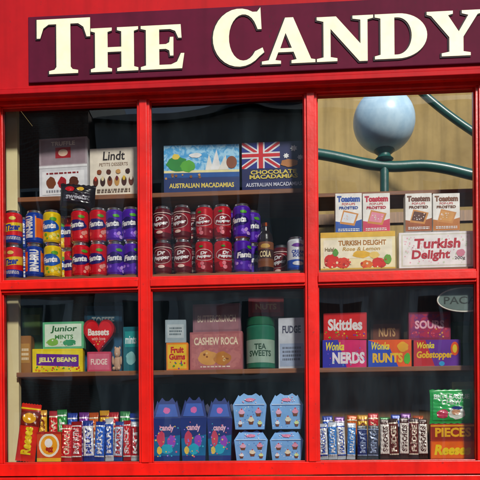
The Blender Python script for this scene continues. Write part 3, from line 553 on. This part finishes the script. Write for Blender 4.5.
# ------------------------------------------------------------------ sign
sign=empty('shop_sign')
ySg=yF-.010
xs0=P(28,45,ySg).x; mb=MB()
zs0=Z(73.5,ySg); zs1=Z(6,ySg)
mb.box(xs0,XO1+.40,ySg,yF-.0006,zs0,zs1,MAROON); mb.obj('sign_board',sign,bevel=.003)
def arc(cx,cy,rx,ry,a0,a1,n=22): return [(cx+rx*math.cos(math.radians(a0+(a1-a0)*i/n)),cy+ry*math.sin(math.radians(a0+(a1-a0)*i/n))) for i in range(n+1)]
LT={'T':[[(0,1),(0,.66),(.06,.66),(.12,.84),(.22,.91),(.37,.91),(.37,.12),(.33,.07),(.23,.05),(.23,0),(.77,0),(.77,.05),(.67,.07),(.63,.12),(.63,.91),(.78,.91),(.88,.84),(.94,.66),(1,.66),(1,1)]],
'H':[[(0,0),(.44,0),(.44,.06),(.35,.09),(.35,.45),(.65,.45),(.65,.09),(.56,.06),(.56,0),(1,0),(1,.06),(.91,.09),(.91,.91),(1,.94),(1,1),(.56,1),(.56,.94),(.65,.91),(.65,.55),(.35,.55),(.35,.91),(.44,.94),(.44,1),(0,1),(0,.94),(.09,.91),(.09,.09),(0,.06)]],
'E':[[(0,0),(.95,0),(1,.34),(.93,.34),(.84,.15),(.70,.09),(.42,.09),(.42,.46),(.58,.46),(.66,.42),(.68,.30),(.75,.30),(.75,.72),(.68,.72),(.66,.60),(.58,.56),(.42,.56),(.42,.91),(.68,.91),(.80,.86),(.87,.70),(.94,.70),(.92,1),(0,1),(0,.94),(.12,.91),(.12,.09),(0,.06)]],
'C':[[(.93,1.02),(.95,.64),(.88,.64)]+arc(.60,.5,.29,.42,28,322)+[(.97,.30),(1.0,.22)]+arc(.52,.5,.52,.52,-42,-300)+[(.87,.95)]],
'A':[[(0,0),(.36,0),(.36,.06),(.25,.08),(.31,.26),(.61,.26),(.67,.08),(.57,.06),(.57,0),(1.02,0),(1.02,.06),(.94,.08),(.60,1.03),(.45,1.03),(.13,.08),(0,.06)],[(.345,.34),(.455,.70),(.58,.34)]],
'N':[[(0,0),(.36,0),(.36,.06),(.24,.09),(.24,.74),(.76,-.02),(.90,-.02),(.90,.91),(1,.94),(1,1),(.64,1),(.64,.94),(.78,.91),(.78,.36),(.34,1),(0,1),(0,.94),(.12,.90),(.12,.09),(0,.06)]],
'D':[[(0,0)]+arc(.45,.5,.55,.5,-90,90)+[(0,1),(0,.94),(.11,.91),(.11,.09),(0,.06)],[(.37,.08)]+arc(.43,.5,.28,.42,-90,90)+[(.37,.92)]],
'Y':[[(.27,0),(.79,0),(.79,.06),(.66,.09),(.66,.42),(.92,.91),(1,.94),(1,1),(.64,1),(.64,.94),(.76,.90),(.58,.53),(.38,.91),(.47,.94),(.47,1),(0,1),(0,.94),(.08,.91),(.41,.42),(.41,.09),(.27,.06)]]}
yL=ySg-.004
zbase=Z(65.5,yL); capB=Z(10,yL)-zbase; capS=Z(21.5,yL)-zbase
def letter(ch,px0,px1,hh,dz0=0):
    x0=P(px0,40,yL).x; x1=P(px1,40,yL).x; w=x1-x0
    for nm,off,dy,mat,dx,dz in(('letter_'+ch,.0006,0,CREAM,0,0),('letter_outline_'+ch,.0036,.0020,BLACKP,-.0028,-.0014)):
        cu=bpy.data.curves.new(nm,'CURVE'); cu.dimensions='2D'; cu.fill_mode='BOTH'; cu.extrude=.0009; cu.offset=off
        for pl in LT[ch]:
            sp=cu.splines.new('POLY'); sp.points.add(len(pl)-1); sp.use_cyclic_u=True
            for q,(a,b) in zip(sp.points,pl): q.co=(a*w,b*hh,0,1)
        cu.materials.append(mat)
        ob=bpy.data.objects.new(nm,cu); scene.collection.objects.link(ob); ob.parent=sign
        ob.rotation_euler=(math.radians(90),0,0); ob.location=(x0+dx,yL+dy,zbase+dz+dz0)
for ch,a,b_,h in[('T',37,90,capB),('H',91,138,capS),('E',141,184,capS),('C',213,264,capB),('A',262,314,capS),('N',317,373,capS),('D',375,427,capS),('Y',427,482,capS)]: letter(ch,a,b_,h)
# ------------------------------------------------------------------ street (behind the camera, gives the reflections)
def flat(name,x0,x1,y0,y1,z,mat,th=0):
    mb=MB()
    if th: mb.box(x0,x1,y0,y1,z-th,z,mat)
    else: mb.add([(x0,y0,z),(x1,y0,z),(x1,y1,z),(x0,y1,z)],[(0,1,2,3)],mat)
    return mb.obj(name)
ASPH=paint("asphalt",(.055,.055,.055,1),(.04,.04,.042,1),rough=.9,coat=0,chips=0); PAV=paint("paving",(.30,.28,.26,1),(.22,.21,.20,1),rough=.85,coat=0,chips=0)
flat('ground',-400,400,-400,400,-.13,PAV)
flat('pavement',-30,30,-3.6,-.052,-.0,PAV,.12); flat('road',-60,60,-10.4,-3.604,-.124,ASPH); flat('pavement',-30,30,-13.9,-10.408,0,PAV,.12)
STU=paint("pale_stucco",(.60,.58,.54,1),(.50,.48,.45,1),rough=.85,scale=1,coat=0,chips=0); SLATE=paint("slate",(.05,.055,.065,1),(.035,.04,.045,1),rough=.7,coat=0,chips=0)
WF=paint("white_window_paint",(.78,.78,.76,1),(.7,.7,.68,1),chips=0); DG=M('#10161a','film')
for hx,wid,wallm,hh,nmw in[(-9,9,BR,9.6,'brick_house'),(.2,9,STU,9.2,'stucco_house'),(9.4,9,BR,9.0,'brick_house')]:
    H=empty(nmw); y1=-14.0; mb=MB(); mb.box(hx-wid/2,hx+wid/2,y1-7,y1,0,hh,wallm); mb.obj('walls',H)
    mb=MB(); xa,xb=hx-wid/2-.02,hx+wid/2+.02
    mb.add([(xa,y1+.3,hh-.05),(xb,y1+.3,hh-.05),(xb,y1-3.5,hh+2.0),(xa,y1-3.5,hh+2.0),(xa,y1-7.3,hh-.05),(xb,y1-7.3,hh-.05)],[(0,1,2,3),(3,2,5,4),(0,3,4),(1,5,2)],SLATE); mb.box(hx-.4,hx+.4,y1-4,y1-3,hh+1.4,hh+2.8,BR); mb.obj('roof',H)
    mb=MB(); mg=MB()
    for i in range(4):
        cx=hx-wid/2+wid*(i+.5)/4
        for z0,z1_ in((.9,2.3),(3.3,4.9),(6.0,7.6)):
            if i==1 and z0<1: continue
            mb.box(cx-.66,cx+.66,y1+.001,y1+.06,z0-.12,z1_+.12,WF); mg.box(cx-.48,cx-.03,y1+.0605,y1+.065,z0,z1_,DG); mg.box(cx+.03,cx+.48,y1+.0605,y1+.065,z0,z1_,DG)
    mb.obj('window_frames',H); mg.obj('window_panes',H)
    cx=hx-wid/2+wid*1.5/4; mb=MB(); mb.box(cx-.5,cx+.5,y1+.001,y1+.05,0,2.2,RED); mb.box(cx-.35,cx+.35,y1+.0505,y1+.07,1.2,2.0,RED); mb.obj('door',H,bevel=.01)
# ------------------------------------------------------------------ light
az=math.radians(20); el=math.radians(35)
sd=Vector((math.sin(az)*math.cos(el),-math.cos(az)*math.cos(el),math.sin(el)))
sl=bpy.data.lights.new("sun",'SUN'); sl.energy=5.0; sl.angle=math.radians(6); sl.color=(1,.96,.90)
so=bpy.data.objects.new("sun",sl); scene.collection.objects.link(so); so.rotation_euler=sd.to_track_quat('Z','Y').to_euler(); so.location=(3,-6,6)
w=bpy.data.worlds.new("World"); scene.world=w; w.use_nodes=True; nt=w.node_tree; bg=nt.nodes['Background']
sk=nt.nodes.new('ShaderNodeTexSky'); sk.sky_type='NISHITA'; sk.sun_disc=False; sk.sun_elevation=el; sk.sun_rotation=math.atan2(sd.x,sd.y)
nt.links.new(sk.outputs[0],bg.inputs[0]); bg.inputs[1].default_value=.14
scene.view_settings.view_transform='Standard'; scene.view_settings.look='None'; scene.view_settings.exposure=0
